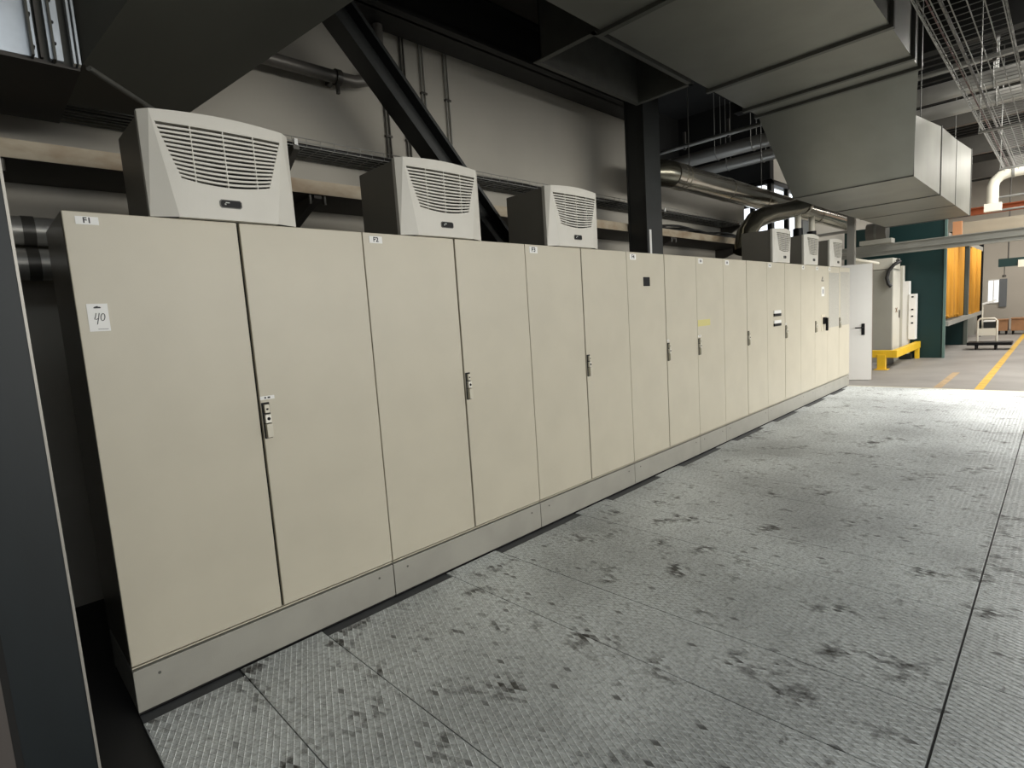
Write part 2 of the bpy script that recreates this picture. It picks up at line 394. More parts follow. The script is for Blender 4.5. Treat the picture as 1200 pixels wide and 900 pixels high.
# ------------------------------------------------------------------ cooling units on the cabinets
W, H, D = .585, .405, .385
def make_ac():
    t = thing('cooling_unit', 'x', 'air conditioner', (0, 0, 0), 'cooling units on top of the cabinet row')
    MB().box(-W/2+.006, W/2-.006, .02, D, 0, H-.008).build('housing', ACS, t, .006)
    # front cover: side flanks fold back from a shield that bows forward, opening cut for the louvre
    YF = -.022
    def top(u): return H-.002+.014*math.sin(math.pi*(u+W/2)/W)      # arched upper edge
    gxT, gxB, gzT, gzB = .243, .172, H-.044, .148
    def bow(u): return YF-.016*(1-(2*u/W)**2)
    # columns of the shield from left crease to right crease
    n = 16
    def crease(v): k = v/H; return (W/2-.095)*(1-k)+(W/2-.035)*k
    def gz_bot(u): return gzB-.020*(1-(u/gxB)**2) if abs(u) < gxB else gzB
    def gside(z): return gxB+(gxT-gxB)*(z-gzB)/(gzT-gzB)
    vs = []; fs = []
    def vid(p): vs.append(p); return len(vs)-1
    # strips: bottom block (below the louvre), top block, left/right blocks; shared parameter u in [-1,1]
    def row(fn): return [vid(fn(-1+2*i/n)) for i in range(n+1)]
    r0_ = row(lambda s: (s*crease(0), bow(s*crease(0)), 0))
    r1_ = row(lambda s: (s*gxB, bow(s*gxB), gz_bot(s*gxB)))
    r2_ = row(lambda s: (s*gxT, bow(s*gxT), gzT))
    r3_ = row(lambda s: (s*crease(H), bow(s*crease(H)), top(s*crease(H))))
    for i in range(n):
        fs.append((r0_[i], r0_[i+1], r1_[i+1], r1_[i])); fs.append((r2_[i], r2_[i+1], r3_[i+1], r3_[i]))
    fs.append((r0_[0], r1_[0], r2_[0], r3_[0])); fs.append((r0_[-1], r3_[-1], r2_[-1], r1_[-1]))
    for sg, idx in ((-1, 0), (1, -1)):
        e0 = vid((sg*W/2, .004, 0)); e1 = vid((sg*W/2, .004, top(W/2)))
        k0 = vid((sg*W/2, .030, 0)); k1 = vid((sg*W/2, .030, top(W/2)))
        fs.append((e0, r0_[idx], r3_[idx], e1)); fs.append((k0, e0, e1, k1))
    # top face back to the housing
    tb = row(lambda s: (s*crease(H), .030, top(s*crease(H))))
    for i in range(n): fs.append((r3_[i], r3_[i+1], tb[i+1], tb[i]))
    bb = row(lambda s: (s*crease(0), .030, 0))
    for i in range(n): fs.append((r0_[i], bb[i], bb[i+1], r0_[i+1]))
    # reveal of the louvre opening
    q1 = row(lambda s: (s*gxB, .012, gz_bot(s*gxB))); q2 = row(lambda s: (s*gxT, .012, gzT))
    for i in range(n):
        fs.append((r1_[i], r1_[i+1], q1[i+1], q1[i])); fs.append((r2_[i], q2[i], q2[i+1], r2_[i+1]))
    fs.append((r1_[0], q1[0], q2[0], r2_[0])); fs.append((r1_[-1], r2_[-1], q2[-1], q1[-1]))
    f = MB().add(vs, fs).build('front_cover', ACW, t)
    MB().box(-gxT-.005, gxT+.005, .012, .018, gzB-.03, gzT+.005).build('dark_backing', mat('louvre_dark', (.03, .03, .028), .7), t)
    ns = 13
    for k in range(ns):
        z = gzT-.011-(gzT-gzB)*k/(ns)
        gx = gside(z)-.001; sl = MB(); pts = []
        for i in range(n+1):
            u = -gx+2*gx*i/n; zz = z-.020*(k/(ns-1))*(1-(u/gx)**2); y = bow(u)
            pts += [(u, y+.001, zz), (u, y+.001, zz-.0085), (u, y+.020, zz+.002), (u, y+.020, zz-.0065)]
        fs2 = []
        for i in range(n):
            o_ = 4*i; p_ = 4*i+4
            fs2 += [(o_, o_+1, p_+1, p_), (o_+2, p_+2, p_+3, o_+3), (o_, p_, p_+2, o_+2), (o_+1, o_+3, p_+3, p_+1)]
        sl.add(pts, fs2); sl.build('slat', ACW, t)
    for u in (-.122, 0, .122):
        MB().box(u-.0018, u+.0018, bow(u)+.0002, bow(u)+.02, gz_bot(u)-.001, gzT+.001).build('divider', ACW, t)
    dp = MB(); x0, x1, z0, z1 = -.040, .040, .052, .080; y = bow(0)
    c = .006; poly = [(x0+c, z0), (x1-c, z0), (x1, z0+c), (x1, z1-c), (x1-c, z1), (x0+c, z1), (x0, z1-c), (x0, z0+c)]
    dp.prism([(a*1.10, .066+(b-.066)*1.22) for a, b in poly], y-.003, y+.006, 2); dp.prism(poly, y-.005, y-.002, 0)
    dp.box(-.022, -.006, y-.0056, y-.005, .069, .073, 1); dp.box(-.026, -.020, y-.0056, y-.005, .061, .067, 1)
    dp.build('display', [BLACK, mat('display_print', (.5, .52, .5), .4), GALVD], t)
    return t
ac = make_ac()
ACX = [(.572, 'large pale cooling unit with louvred front on the F1 cabinet, nearest'),
       (1.735, 'pale cooling unit with louvred front on the F2 cabinet beside the diagonal brace'),
       (2.938, 'pale cooling unit with louvred front on the F3 cabinet, left of the dark column'),
       (7.12, 'pale cooling unit under the dark bent hose, first of the three far ones'),
       (8.26, 'pale cooling unit in the middle of the three far ones'),
       (9.43, 'small-looking pale cooling unit farthest along the row, by the white door')]
for i, (x, lab) in enumerate(ACX):
    o = ac if i == 0 else copy_tree(ac)
    o.location = (x, .008, ZT+.002+.001); o['label'] = lab

# ------------------------------------------------------------------ steelwork and wall services
t = thing('steel_column', 'dark steel column standing behind the cabinets, right of the third cooling unit', 'column', (5.18, .77, 0))
MB().box(5.02, 5.34, .65, .668, -.012, 5.3).build('flange', STEEL, t)
MB().box(5.02, 5.34, .862, .88, -.012, 5.3).build('flange', STEEL, t)
MB().box(5.172, 5.188, .668, .862, -.012, 5.3).build('web', STEEL, t)
MB().box(5.03, 5.05, .668, .862, -.012, 5.3).build('cover_plate', STEEL, t)
MB().box(5.06, 5.10, .646, .65, 2.05, 2.33).build('label_strip', WHITE, t)

def beam_between(p, q, hw, d0, d1, name, mt, parent):
    p, q = Vector(p), Vector(q); t_ = (q-p).normalized(); n_ = Vector((-t_.z, 0, t_.x))
    v = []
    for base in (p, q):
        for s in (-1, 1):
            v.append(base+n_*hw*s)
    v8 = []
    for y in (d0, d1):
        v8 += [(v[0].x, y, v[0].z), (v[1].x, y, v[1].z), (v[3].x, y, v[3].z), (v[2].x, y, v[2].z)]
    return MB().hexa(v8).build(name, mt, parent)
t = thing('diagonal_brace', 'dark steel brace running diagonally down behind the second cooling unit', 'brace', (2.9, .78, .6))
A, B = (1.30, .78, 3.84), (4.45, .78, .55)
beam_between(A, B, .088, .80, .812, 'web', STEEL, t)
dv = (Vector(B)-Vector(A)).normalized(); nn = Vector((-dv.z, 0, dv.x))
for s in (-1, 1):
    a = Vector(A)+nn*.082*s; b = Vector(B)+nn*.082*s
    beam_between(a, b, .012 if s > 0 else .022, .70 if s < 0 else .72, .86, 'flange', STEEL, t)
tag(MB().box(-3, 5.95, 1.05, 1.07, 3.76, 4.14).box(-3, 5.95, .98, 1.30, 3.76, 3.785).box(-3, 5.95, .98, 1.30, 4.12, 4.14).build('roof_beam', STEEL2),
    'long dark roof beam along the top of the left wall', 'beam')
for i, x in enumerate((1.35, 9.0)):
    tag(MB().box(x, x+.2, -8.8, 1.38, 4.55, 5.3).build('cross_beam', STEEL2), ['dark roof girder above the near cabinets', 'dark roof girder crossing above the far end of the duct'][i], 'beam')

t = thing('clamped_pipe', 'dark steel pipe clamped to the wall, bending up behind the diagonal brace', 'pipe', (1.5, 1.25, 3.2))
MB().tube([(-2.8, 1.25, 3.27), (1.9, 1.25, 3.285), (2.0, 1.25, 3.29), (2.12, 1.25, 3.33), (2.2, 1.25, 3.42), (2.23, 1.25, 3.55), (2.235, 1.25, 3.755)], .044, 14).build('tube', mat('pipe_grey_steel', (.16, .15, .135), .4, .3), t)
for x in (1.86,):
    MB().tube([(x-.02, 1.25, 3.285), (x+.02, 1.25, 3.285)], .056, 14).box(x-.02, x+.02, 1.25, 1.395, 3.27, 3.30).box(x-.015, x+.005, 1.235, 1.26, 3.17, 3.235).build('clamp', PIPED, t)
MB().tube([(2.235, 1.25, 3.5), (2.237, 1.25, 3.56)], .056, 14).build('coupling', PIPED, t)

for i, (x, zb) in enumerate(((2.35, 2.75), (2.545, 2.75), (2.74, 2.75), (3.0, 2.85))):
    t = thing('conduit', ['pair of thin conduits on the wall, leftmost, by the vertical pipe', 'pair of thin wall conduits, second from the vertical pipe',
               'pair of thin wall conduits, third from the vertical pipe', 'pair of thin wall conduits, rightmost beside the brace'][i], 'conduit', (x, 1.385, zb), 'thin conduit pairs on the wall')
    for dx in (-.016, .016):
        MB().tube([(x+dx, 1.385, zb), (x+dx, 1.385, 4.3)], .0075, 8).build('tube', PIPEG if i > 1 else PIPED, t)
    for z in (3.0, 3.42):
        MB().box(x-.03, x+.03, 1.372, 1.4, z-.008, z+.008).build('clip', PIPED, t)

# wire mesh tray on the wall
t = thing('mesh_cable_tray', 'wire mesh cable tray with cables along the wall behind the cooling units', 'cable tray', (3, 1.25, 2.66))
for y, z in [(1.10+.048*k, 2.70) for k in range(7)]+[(1.10, 2.755), (1.10, 2.728), (1.388, 2.755)]:
    MB().tube([(-2.9, y, z), (9.3, y, z)], .003, 6, caps=False).build('long_wire', WIRE, t)
cw = None
for k in range(84):
    x = .9+k*.1
    if cw is None:
        cw = MB().tube([(0, 1.10, 2.757), (0, 1.10, 2.702), (0, 1.388, 2.702), (0, 1.388, 2.757)], .0026, 5).build('cross_wire', WIRE, t); c = cw
    else:
        c = cw.copy(); COL.objects.link(c); c.parent = t
    c.location.x = x
for k in range(9):
    y = 1.13+.027*k; z = 2.715+.008*(k % 3); r_ = .009+.004*(k % 3)
    pts = [(x*.5-2.8, y+.008*math.sin(x*1.7+k), z+.006*math.sin(x*2.3+2*k)) for x in range(25)]
    MB().tube(pts, r_, 6, caps=False).build('cable', CABLE, t)
for x in (-1.1, 1.42, 3.9, 6.2, 8.5):
    m = MB().hexa([(x-.02, 1.09, 2.672), (x+.02, 1.09, 2.672), (x+.02, 1.395, 2.50), (x-.02, 1.395, 2.50), (x-.02, 1.09, 2.697), (x+.02, 1.09, 2.697), (x+.02, 1.395, 2.697), (x-.02, 1.395, 2.697)])
    m.build('wall_bracket', PIPED, t)
    MB().box(x-.012, x+.012, 1.085, 1.10, 2.70, 2.74).build('clip', WHITE, t)

# solid tray below it
t = thing('solid_cable_tray', 'solid cable tray with stained side rail below the mesh tray', 'cable tray', (3, 1.15, 2.34))
MB().box(-2.9, 9.3, .895, .903, 2.345, 2.43).build('side_rail', TRAYF, t)
MB().box(-2.9, 9.3, .903, 1.392, 2.345, 2.350).build('tray_floor', TRAYU, t)
for x in (-.12, 1.45, 3.75, 6.1, 8.3):
    MB().hexa([(x-.025, .92, 2.325), (x+.025, .92, 2.325), (x+.025, 1.4, 2.16), (x-.025, 1.4, 2.16), (x-.025, .92, 2.345), (x+.025, .92, 2.345), (x+.025, 1.4, 2.345), (x-.025, 1.4, 2.345)]).build('wall_bracket', TRAYU, t)
    for dx in (-.05, .05):
        MB().tube([(x+dx, .93, 2.29), (x+dx, .93, 2.345)], .010, 8).build('bolt', PIPED, t)
for k in range(6):      # sagging cables right of the column
    pts = [(5.5+.25*i, 1.0+.03*k, 2.455+.03*(k % 3)+.02*math.sin(i*1.1+k*1.7)) for i in range(15)]
    tag(MB().tube(pts, .014, 7).build('loose_cable', CABLE), 'dark cable lying in the solid tray right of the column', 'cable', 'dark cables in the solid tray right of the column')

for i, (z, rr) in enumerate(((2.065, .072), (1.90, .08))):
    t = thing('insulated_pipe', ['upper thick dark pipe along the wall left of the F1 cabinet', 'lower thick dark pipe along the wall left of the F1 cabinet'][i], 'pipe', (-1, 1.2, z-rr), 'thick pipes left of the first cabinet')
    MB().tube([(-2.9, 1.2, z), (.25, 1.2, z)], rr, 20).build('jacket', PIPEG, t)
    MB().tube([(-.02, 1.2, z), (.03, 1.2, z)], rr+.004, 20).build('end_collar', PIPED, t)
    for x in (-1.5,): MB().box(x-.02, x+.02, 1.19, 1.392, z-.015, z+.015).build('wall_bracket', PIPED, t)

# ------------------------------------------------------------------ slate panel at the left edge
t = thing('slate_panel', 'dark slate-blue steel door panel standing at the left edge of the picture', 'door', (-.75, -.4, 0))
MB().box(-1.4, -.171, -.41, -.385, -.012, 2.6).build('sheet', SLATE, t)
MB().box(-1.38, -.18, -.384, .82, -.012, 1.72).build('shade_block', SLATE, t)  # unseen deep box added to darken the gap beside the first cabinet
MB().box(-.171, -.164, -.413, -.36, -.012, 2.6).build('folded_edge', SLEDGE, t)
MB().box(-1.4, -.335, -.414, -.409, -.012, .66).build('dark_cutout', GAP, t)
MB().box(-1.4, -.352, -.419, -.413, -.012, .655).build('kick_plate', mat('brown_grey_plate', (.10, .088, .082), .5), t)

# ------------------------------------------------------------------ big rectangular air duct
t = thing('air_duct', 'large rectangular galvanised air duct sloping down over the far cabinets', 'duct', (8, -.7, 2.8))
def sect(name, xa, za0, za1, ya0, ya1, xb, zb0, zb1, yb0, yb1):
    v = [(xa, ya0, za0), (xb, yb0, zb0), (xb, yb1, zb0), (xa, ya1, za0), (xa, ya0, za1), (xb, yb0, zb1), (xb, yb1, zb1), (xa, ya1, za1)]
    return MB().hexa(v).build(name, GALV, t)
YU0, YU1, YL1 = .03, -1.47, -1.255
sects = [(-1.2, .9), (.9, 3.44), (3.44, 5.25), (5.25, 6.13), (6.13, 6.46)]
for a, b in sects: sect('duct_section', a, 3.6, 4.45, YU1, YU0, b, 3.6, 4.45, YU1, YU0)
sect('slope_section', 6.46, 3.6, 4.45, YU1, YU0, 7.62, 2.8, 3.47, YL1, YU0)
sect('duct_section', 7.62, 2.8, 3.47, YL1, YU0, 9.52, 2.8, 3.70, YL1, YU0)
for a, b, c, d in ((9.52, 11.0, 3.70, 3.79), (11.0, 12.87, 3.79, 3.95)): sect('duct_section', a, 2.8, c, YL1, YU0, b, 2.8, d, YL1, YU0)
def flange(x, z0, z1, y1, d=.03, w_=.05, name='flange'):
    m = MB()
    m.box(x-w_/2, x+w_/2, y1-d, YU0+d, z0-d, z0+.001).box(x-w_/2, x+w_/2, y1-d, YU0+d, z1-.001, z1+d)
    m.box(x-w_/2, x+w_/2, y1-d, y1+.001, z0, z1).box(x-w_/2, x+w_/2, YU0-.001, YU0+d, z0, z1)
    m.build(name, GALVD, t)
    return m
for x in (.9, 3.44, 5.25, 6.13, 6.46): flange(x, 3.6, 4.45, YU1)
for x, d in ((7.62, .008), (11.0, .006)): flange(x, 2.8, 3.47 if x < 8 else 3.79, YL1, d, .016)
flange(9.52, 2.8, 3.70, YL1, .012, .03); flange(12.87, 2.8, 3.95, YL1, .012, .03)
for x, zt in ((4.4, 4.45), (5.9, 4.45), (9.0, 3.63), (12.2, 3.88)):
    for y in (YU0-.15, -1.1):
        MB().tube([(x, y, zt-.05), (x, y, 5.3)], .006, 6).build('hanger_rod', GALVD, t)
# downward mouth on the wall side of the duct
t2 = thing('duct_mouth', 'open rectangular duct mouth facing down between the big duct and the wall', 'duct', (4.18, .36, 3.6))
x0, x1, y0, y1 = 3.43, 4.93, .062, .65
MID = mat('mouth_inner', (.10, .10, .09), .6, .2)
for n_, bx in (('side_sheet', (x0, x0+.01, y0, y1)), ('side_sheet', (x1-.01, x1, y0, y1)), ('side_sheet', (x0, x1, y0, y0+.01)), ('side_sheet', (x0, x1, y1-.01, y1))):
    MB().box(*bx, 3.6, 4.3).build(n_, GALVD, t2)
MB().box(x0, x1, y0, y1, 4.3, 4.31).build('top_sheet', MID, t2)
fm = MB().box(x0-.045, x1+.045, y0-.002, y0+.04, 3.59, 3.6).box(x0-.045, x1+.045, y1-.005, y1+.045, 3.59, 3.6).box(x0-.045, x0+.005, y0, y1, 3.59, 3.6).box(x1-.005, x1+.045, y0, y1, 3.59, 3.6)
fm.build('flange', GALVD, t2)
# branch at upper left
t3 = thing('duct_branch', 'dark sloping duct branch with a bright side box at the upper left', 'duct', (0, .8, 2.6))
Pp, Q = Vector((.184, .308, 2.6)), Vector((.631, .798, 2.6))
S1, R1 = Vector((.924, -1.270, 3.59)), Vector((1.896, -.206, 3.59))
bm = bmesh.new()
for p in (Pp, Q, (.184, .80, 2.6), S1, R1, (.184, .308, 3.59), (.184, .80, 3.59), (.631, .80, 3.59)): bm.verts.new(Vector(p)-LOC[t3])
bmesh.ops.convex_hull(bm, input=bm.verts); me = bpy.data.meshes.new('slope_section'); bm.to_mesh(me); bm.free()
DK = mat('shade_dark_sheet', (.06, .06, .05), .5, .25, .12, 2)  # shade of the downward-facing slope is put into this dark tone
me.materials.append(DK); o = bpy.data.objects.new('slope_section', me); COL.objects.link(o); o.parent = t3
MB().tube([Pp+Vector((.02, .015, -.004)), Q+Vector((0, 0, -.004))], .012, 6).build('edge_bead', GALVD, t3)
BR = mat('bright_galvanised', (.74, .78, .82), .25, .7, .18, 7)
MB().box(-1.2, .048, .345, 1.06, 2.6, 3.59).build('side_box', BR, t3)
MB().box(-1.2, .18, .35, 1.06, 2.585, 2.6).build('shaded_underside', TRAYU, t3)  # dark sheet added so the underside of the box looks shaded
MB().box(.083, .126, .325, 1.06, 2.6, 3.59).build('side_box', BR, t3)
MB().box(.048, .184, .36, 1.05, 2.604, 3.585).build('joint_sheet', DK, t3)
for x in (.030, .097, .158, .174):
    MB().box(x-.004, x+.004, .300, .345, 2.592, 3.59).build('standing_seam', BR if x > .15 else DK, t3)
MB().box(.056, .064, .33, .37, 2.6, 3.59).build('cover_strip', TRAYU, t3)
for x, z in ((.036, 2.63), (.036, 2.75), (.036, 2.87), (.105, 2.66), (.105, 2.74), (.105, 2.82)):
    MB().tube([(x, .315, z), (x, .346, z)], .005, 6).build('rivet', GAP, t3)

# ------------------------------------------------------------------ round pipes
t = thing('spiral_duct', 'shiny round spiral duct running along the wall right of the column', 'pipe', (9, .8, 2.89))
MB().tube([(5.83, .8, 3.04), (13.2, .8, 3.04)], .15, 28).build('tube', CHROME, t)
for x in (6.02, 6.12, 7.35, 8.6, 9.9, 11.2): MB().tube([(x-.02, .8, 3.04), (x+.02, .8, 3.04)], .156, 28).build('band', CHROME, t)
MB().tube([(5.83, .8, 3.04), (5.70, .82, 3.04), (5.62, .88, 3.04), (5.58, .95, 3.04)], .15, 24).build('elbow', CHROMED, t)
for x in (6.3, 8.6): MB().tube([(x, .8, 3.19), (x, .8, 5.3)], .006, 6).build('hanger_rod', GALVD, t)

t = thing('bent_hose', 'dark shiny bent hose rising behind the first far cooling unit', 'hose', (7.2, .45, 2.3))
pts = [(7.25, .55, 2.16), (7.35, .54, 2.40), (7.6, .52, 2.60), (8.0, .49, 2.71), (8.45, .45, 2.785), (8.85, .42, 2.86), (9.15, .38, 2.94)]
MB().tube(pts, .125, 20).build('tube', CHROMED, t)
MB().tube([(9.12, .385, 2.93), (9.2, .37, 2.955)], .138, 20).build('end_collar', CHROME, t)
for i, x in enumerate((9.59, 10.28)):
    t = thing('riser_pipe', ['white riser pipe with black collar behind the middle far cooling unit', 'white riser pipe with black collar left of the farthest cooling unit'][i], 'pipe', (x, .6, -.01), 'white risers with black collars')
    MB().tube([(x, .6, -.012), (x, .6, 2.89)], .05, 14).build('tube', WHPIPE, t)
    MB().tube([(x, .6, 2.42), (x, .6, 2.64)], .075, 14).build('collar', BLACK, t)

for i, (x, z, rr) in enumerate(((10.0, 4.28, .12), (10.45, 4.13, .10))):
    t = thing('crossing_pipe', ['upper thick grey pipe crossing the hall above the duct', 'lower thick grey pipe crossing the hall above the duct'][i], 'pipe', (x, -1, z-rr), 'thick grey pipes crossing the hall under the roof')
    MB().tube([(x, 3.19, z), (x, -8.9, z)], rr, 20).build('tube', PIPEG, t)
    for y in (2.1, 1.45, .2, -1.75, -3.4):
        MB().tube([(x+rr*1.06*math.cos(a*math.pi/8), y, z+rr*1.06*math.sin(a*math.pi/8)) for a in range(-8, 1)], .010, 6).tube([(x+rr*1.06, y, z), (x+rr*1.06, y, 5.3)], .006, 6).tube([(x-rr*1.06, y, z), (x-rr*1.06, y, 5.3)], .006, 6).build('hanger_strap', WIRE, t)
t = thing('thin_crossing_pipe', 'thin grey pipe on brackets above the two crossing pipes', 'pipe', (9.0, -1, 4.3))
MB().tube([(9.32, 3.19, 4.36), (9.32, -8.8, 4.36)], .035, 12).build('tube', PIPEG, t)
for y in (2.4, 1.6, .9, 0, -1.8): MB().box(9.30, 9.34, y-.02, y+.02, 4.30, 4.6).build('bracket', PIPED, t)

# ------------------------------------------------------------------ wire tray overhead at right
t = thing('hanging_wire_tray', 'wire mesh cable tray hanging overhead at the upper right', 'cable tray', (8, -1.95, 3.4))
ZR = 3.4
for k in range(6):
    y = -1.74-.085*k
    MB().tube([(3.2, y, ZR), (12.4, y, ZR)], .0042, 6, caps=False).build('long_wire', WIRE, t)
for y in (-1.735, -2.17):
    for z in (ZR+.035, ZR+.075): MB().tube([(3.2, y, z), (12.4, y, z)], .0042, 6, caps=False).build('long_wire', WIRE, t)
cw = None
for k in range(78):
    if cw is None:
        cw = MB().tube([(0, -1.735, ZR+.078), (0, -1.735, ZR+.006), (0, -2.17, ZR+.006), (0, -2.17, ZR+.078)], .003, 5).build('cross_wire', WIRE, t); c = cw
    else: c = cw.copy(); COL.objects.link(c); c.parent = t
    c.location.x = 3.25+k*.117
MB().tube([(3.2, -1.86, ZR+.03), (12.4, -1.87, ZR+.03)], .012, 8).build('cable', mat('grey_cable', (.18, .17, .16), .5), t)
MB().tube([(3.2, -1.80, ZR+.02), (12.4, -1.80, ZR+.02)], .006, 8).build('cable', mat('red_cable', (.12, .04, .035), .5), t)
for x in (8.9, 12.0):
    MB().box(x-.02, x+.02, -2.22, -1.70, ZR-.03, ZR-.006).tube([(x, -2.21, ZR-.02), (x, -2.21, 5.3)], .007, 6).tube([(x, -1.71, ZR-.02), (x, -1.71, 5.3)], .007, 6).build('hanger', WIRE, t)

# ------------------------------------------------------------------ far bay
t = thing('door_leaf', 'white door standing open at the end of the cabinet row', 'door', (10.86, .1, 0))
MB().box(10.84, 10.88, -.178, .62, .005, 2.03).build('leaf', WHITEP, t, .003)
MB().box(10.832, 10.84, -.07, -.02, .80, 1.0).build('handle_plate', BLACK, t)
MB().tube([(10.835, -.045, .93), (10.79, -.045, .93), (10.785, -.03, .93), (10.785, .08, .93)], .011, 8).build('lever', BLACK, t)
t.rotation_euler.z = math.radians(18)
MB().box(10.838, 10.882, -.184, -.178, .005, 2.03).build('edge_band', mat('pinkish_edge', (.45, .33, .28), .5), t)

t = thing('control_cabinet', 'tall grey control cabinet behind the yellow guard rail', 'cabinet', (14.5, .3, 0))
MB().box(14.0, 14.75, .11, .85, 0.0, 2.02).build('body', GREYC, t, .006)
MB().box(14.0, 14.75, .11, .85, 2.03, 2.26).build('top_box', GREYCL, t, .006)
MB().box(14.03, 14.72, .098, .111, .12, 1.98).build('door', GREYCL, t, .004)
MB().box(14.62, 14.66, .085, .10, .95, 1.12).build('handle', BLACK, t)
for s in (1, -1):
    MB().hexa([(14.25, .096, 1.13-.05*s), (14.28, .096, 1.13-.05*s), (14.28, .09, 1.13-.05*s), (14.25, .09, 1.13-.05*s), (14.42, .096, 1.13+.05*s), (14.45, .096, 1.13+.05*s), (14.45, .09, 1.13+.05*s), (14.42, .09, 1.13+.05*s)]).build('red_cross_mark', mat('brown_mark', (.22, .12, .05), .6), t)
MB().tube([(14.2, .06, 2.20), (13.97, -.02, 2.16), (13.94, .08, 2.10), (13.93, .17, 1.98), (13.93, .20, 1.84), (13.93, .17, 1.70), (13.94, .12, 1.64)], .036, 10).build('cable_loop', CABLE, t)
t = thing('switch_box', 'stepped white switch box beside the grey control cabinet', 'cabinet', (15.2, .0, 0))
MB().box(14.78, 15.0, .06, .5, .12, 2.1).build('body', GREYCL, t, .004)
MB().box(14.78, 14.98, -.06, .06, .12, 1.75).build('side_panel', WHITEP, t, .004)
MB().box(14.74, 14.97, -.19, -.062, .45, 1.46).build('front_panel', WHITEP, t, .004)
for z in (1.38, 1.1, .95, .8): MB().box(14.732, 14.741, -.15, -.11, z, z+.03).build('button', BLACK, t)
MB().box(14.76, 14.98, -.12, .4, 0, .12).build('base', STEEL, t)
t = thing('guard_rail', 'yellow steel guard rail on a post around the grey control cabinet', 'guard rail', (12.6, 0, 0))
MB().box(12.55, 12.65, -.15, 1.0, .24, .385).build('rail', YEL, t, .006)
MB().box(12.55, 15.03, -.25, -.15, .24, .385).build('rail', YEL, t, .006)
MB().box(12.53, 12.67, -.06, .08, 0, .30).build('post', YEL, t, .005)
MB().box(14.9, 15.0, -.24, -.16, 0, .25).build('post', YEL, t, .005)
MB().box(12.48, 12.72, -.1, .12, 0, .012).build('foot_plate', YEL, t)
MB().box(13.2, 13.9, .05, .12, 0, .22).build('dark_base', STEEL, t)

t = thing('teal_booth', 'dark teal booth wall with orange curtains in the far bay', 'booth', (17, -.3, 0))
MB().box(15.1, 15.16, -.63, 1.3, 0, 3.05).build('front_wall', TEAL, t)
MB().box(15.07, 15.17, -.672, -.63, 0, 3.05).build('corner_post', TEALE, t)
MB().box(18.86, 18.98, -.69, -.61, 0, 3.05).build('post', mat('grey_green_post', (.13, .15, .13), .5), t)
MB().box(18.9, 18.95, -.61, 1.3, 0, 3.05).build('rear_wall', TEAL, t)
MB().box(22.2, 22.3, -.70, -.60, 0, 3.05).build('post', BLACK, t)
MB().box(15.17, 22.2, -.69, -.63, 2.62, 2.74).build('curtain_rail', GREYB, t)
MB().box(15.17, 22.2, -.72, -.50, .70, .80).build('lower_rail', GREYB, t)
def curtain(x0, x1, z0, z1):
    v = []; f = []; n = 60
    for i in range(n+1):
        x = x0+(x1-x0)*i/n; y = -.66+.035*math.sin(i*.95)+.015*math.sin(i*2.3)
        v += [(x, y, z0+.05*math.sin(i*.31)), (x, y, z1), (x, y+.006, z1), (x, y+.006, z0+.05*math.sin(i*.31))]
    for i in range(n):
        a = 4*i; f += [(a, a+4, a+5, a+1), (a+3, a+2, a+6, a+7), (a, a+3, a+7, a+4)]
    MB().add(v, f, 0, True).build('curtain', ORANGE, t)
curtain(15.25, 16.7, .90, 2.6); curtain(16.95, 17.9, .88, 2.6); curtain(19.4, 20.4, .80, 2.62); curtain(20.65, 21.7, .80, 2.62)
MB().box(17.9, 18.86, -.6, -.58, .8, 2.62).build('dark_panel', GAP, t)

t = thing('gantry_beam', 'grey steel beam spanning the far bay in front of the teal wall', 'beam', (14.6, -2, 2.4))
MB().box(14.5, 14.52, -8.9, 1.39, 2.36, 2.60).build('web', GREYB, t)
for z in (2.36, 2.45, 2.585): MB().box(14.44, 14.58, -8.9, 1.39, z, z+.018).build('flange', GREYB, t)
t = thing('pump_drum', 'dark drum fan standing on the grey beam behind the last cooling unit', 'fan', (14.2, .45, 2.6))
MB().tube([(14.35, .66, 2.86), (14.35, .28, 2.86)], .21, 20).build('drum', PIPED, t)
MB().box(14.2, 14.55, .18, .78, 2.603, 2.70).build('base', GREYC, t)
MB().tube([(14.35, .50, 2.86), (14.35, .46, 2.86)], .22, 20).build('band', GALVD, t)
t = thing('pipe_stand', 'grey upright post with cross bars right of the farthest cooling unit', 'post', (11.9, .38, 0))
MB().box(11.86, 11.98, .33, .45, 0, 3.0).build('post', PIPEG, t)
for z in (2.3, 2.72): MB().tube([(11.9, .33, z), (11.9, 1.3, z)], .03, 10).build('cross_bar', PIPEG, t)
for z in (2.2,): MB().tube([(11.98, .39, z), (13.6, .30, z-.05)], .03, 10).build('cross_bar', WHPIPE, t)

tag(MB().box(16.4, 16.7, -8.8, -.72, 2.70, 3.02).build('crane_beam', BEIGE), 'broad beige beam crossing above the orange curtains', 'beam')
tag(MB().box(15.62, 15.74, -.86, -.70, 2.62, 2.99).build('striped_bracket', mat('orange_primer', (.55, .26, .12), .6)), 'small orange bracket above the curtain corner', 'bracket')
tag(MB().box(17.4, 17.6, -8.8, .5, 3.26, 3.40).box(17.3, 17.7, -8.8, .5, 3.40, 3.42).build('red_beam', RED), 'rust-red beam under the far roof', 'beam')
t = thing('white_elbow_pipe', 'thick white pipe with elbow under the far roof at the right', 'pipe', (13.3, -1.6, 2.9))
MB().tube([(13.3, -1.53, 3.0), (13.3, -1.53, 3.30), (13.3, -1.56, 3.40), (13.3, -1.64, 3.47), (13.3, -1.76, 3.50), (13.3, -8.8, 3.50)], .085, 18).build('tube', WHPIPE, t)
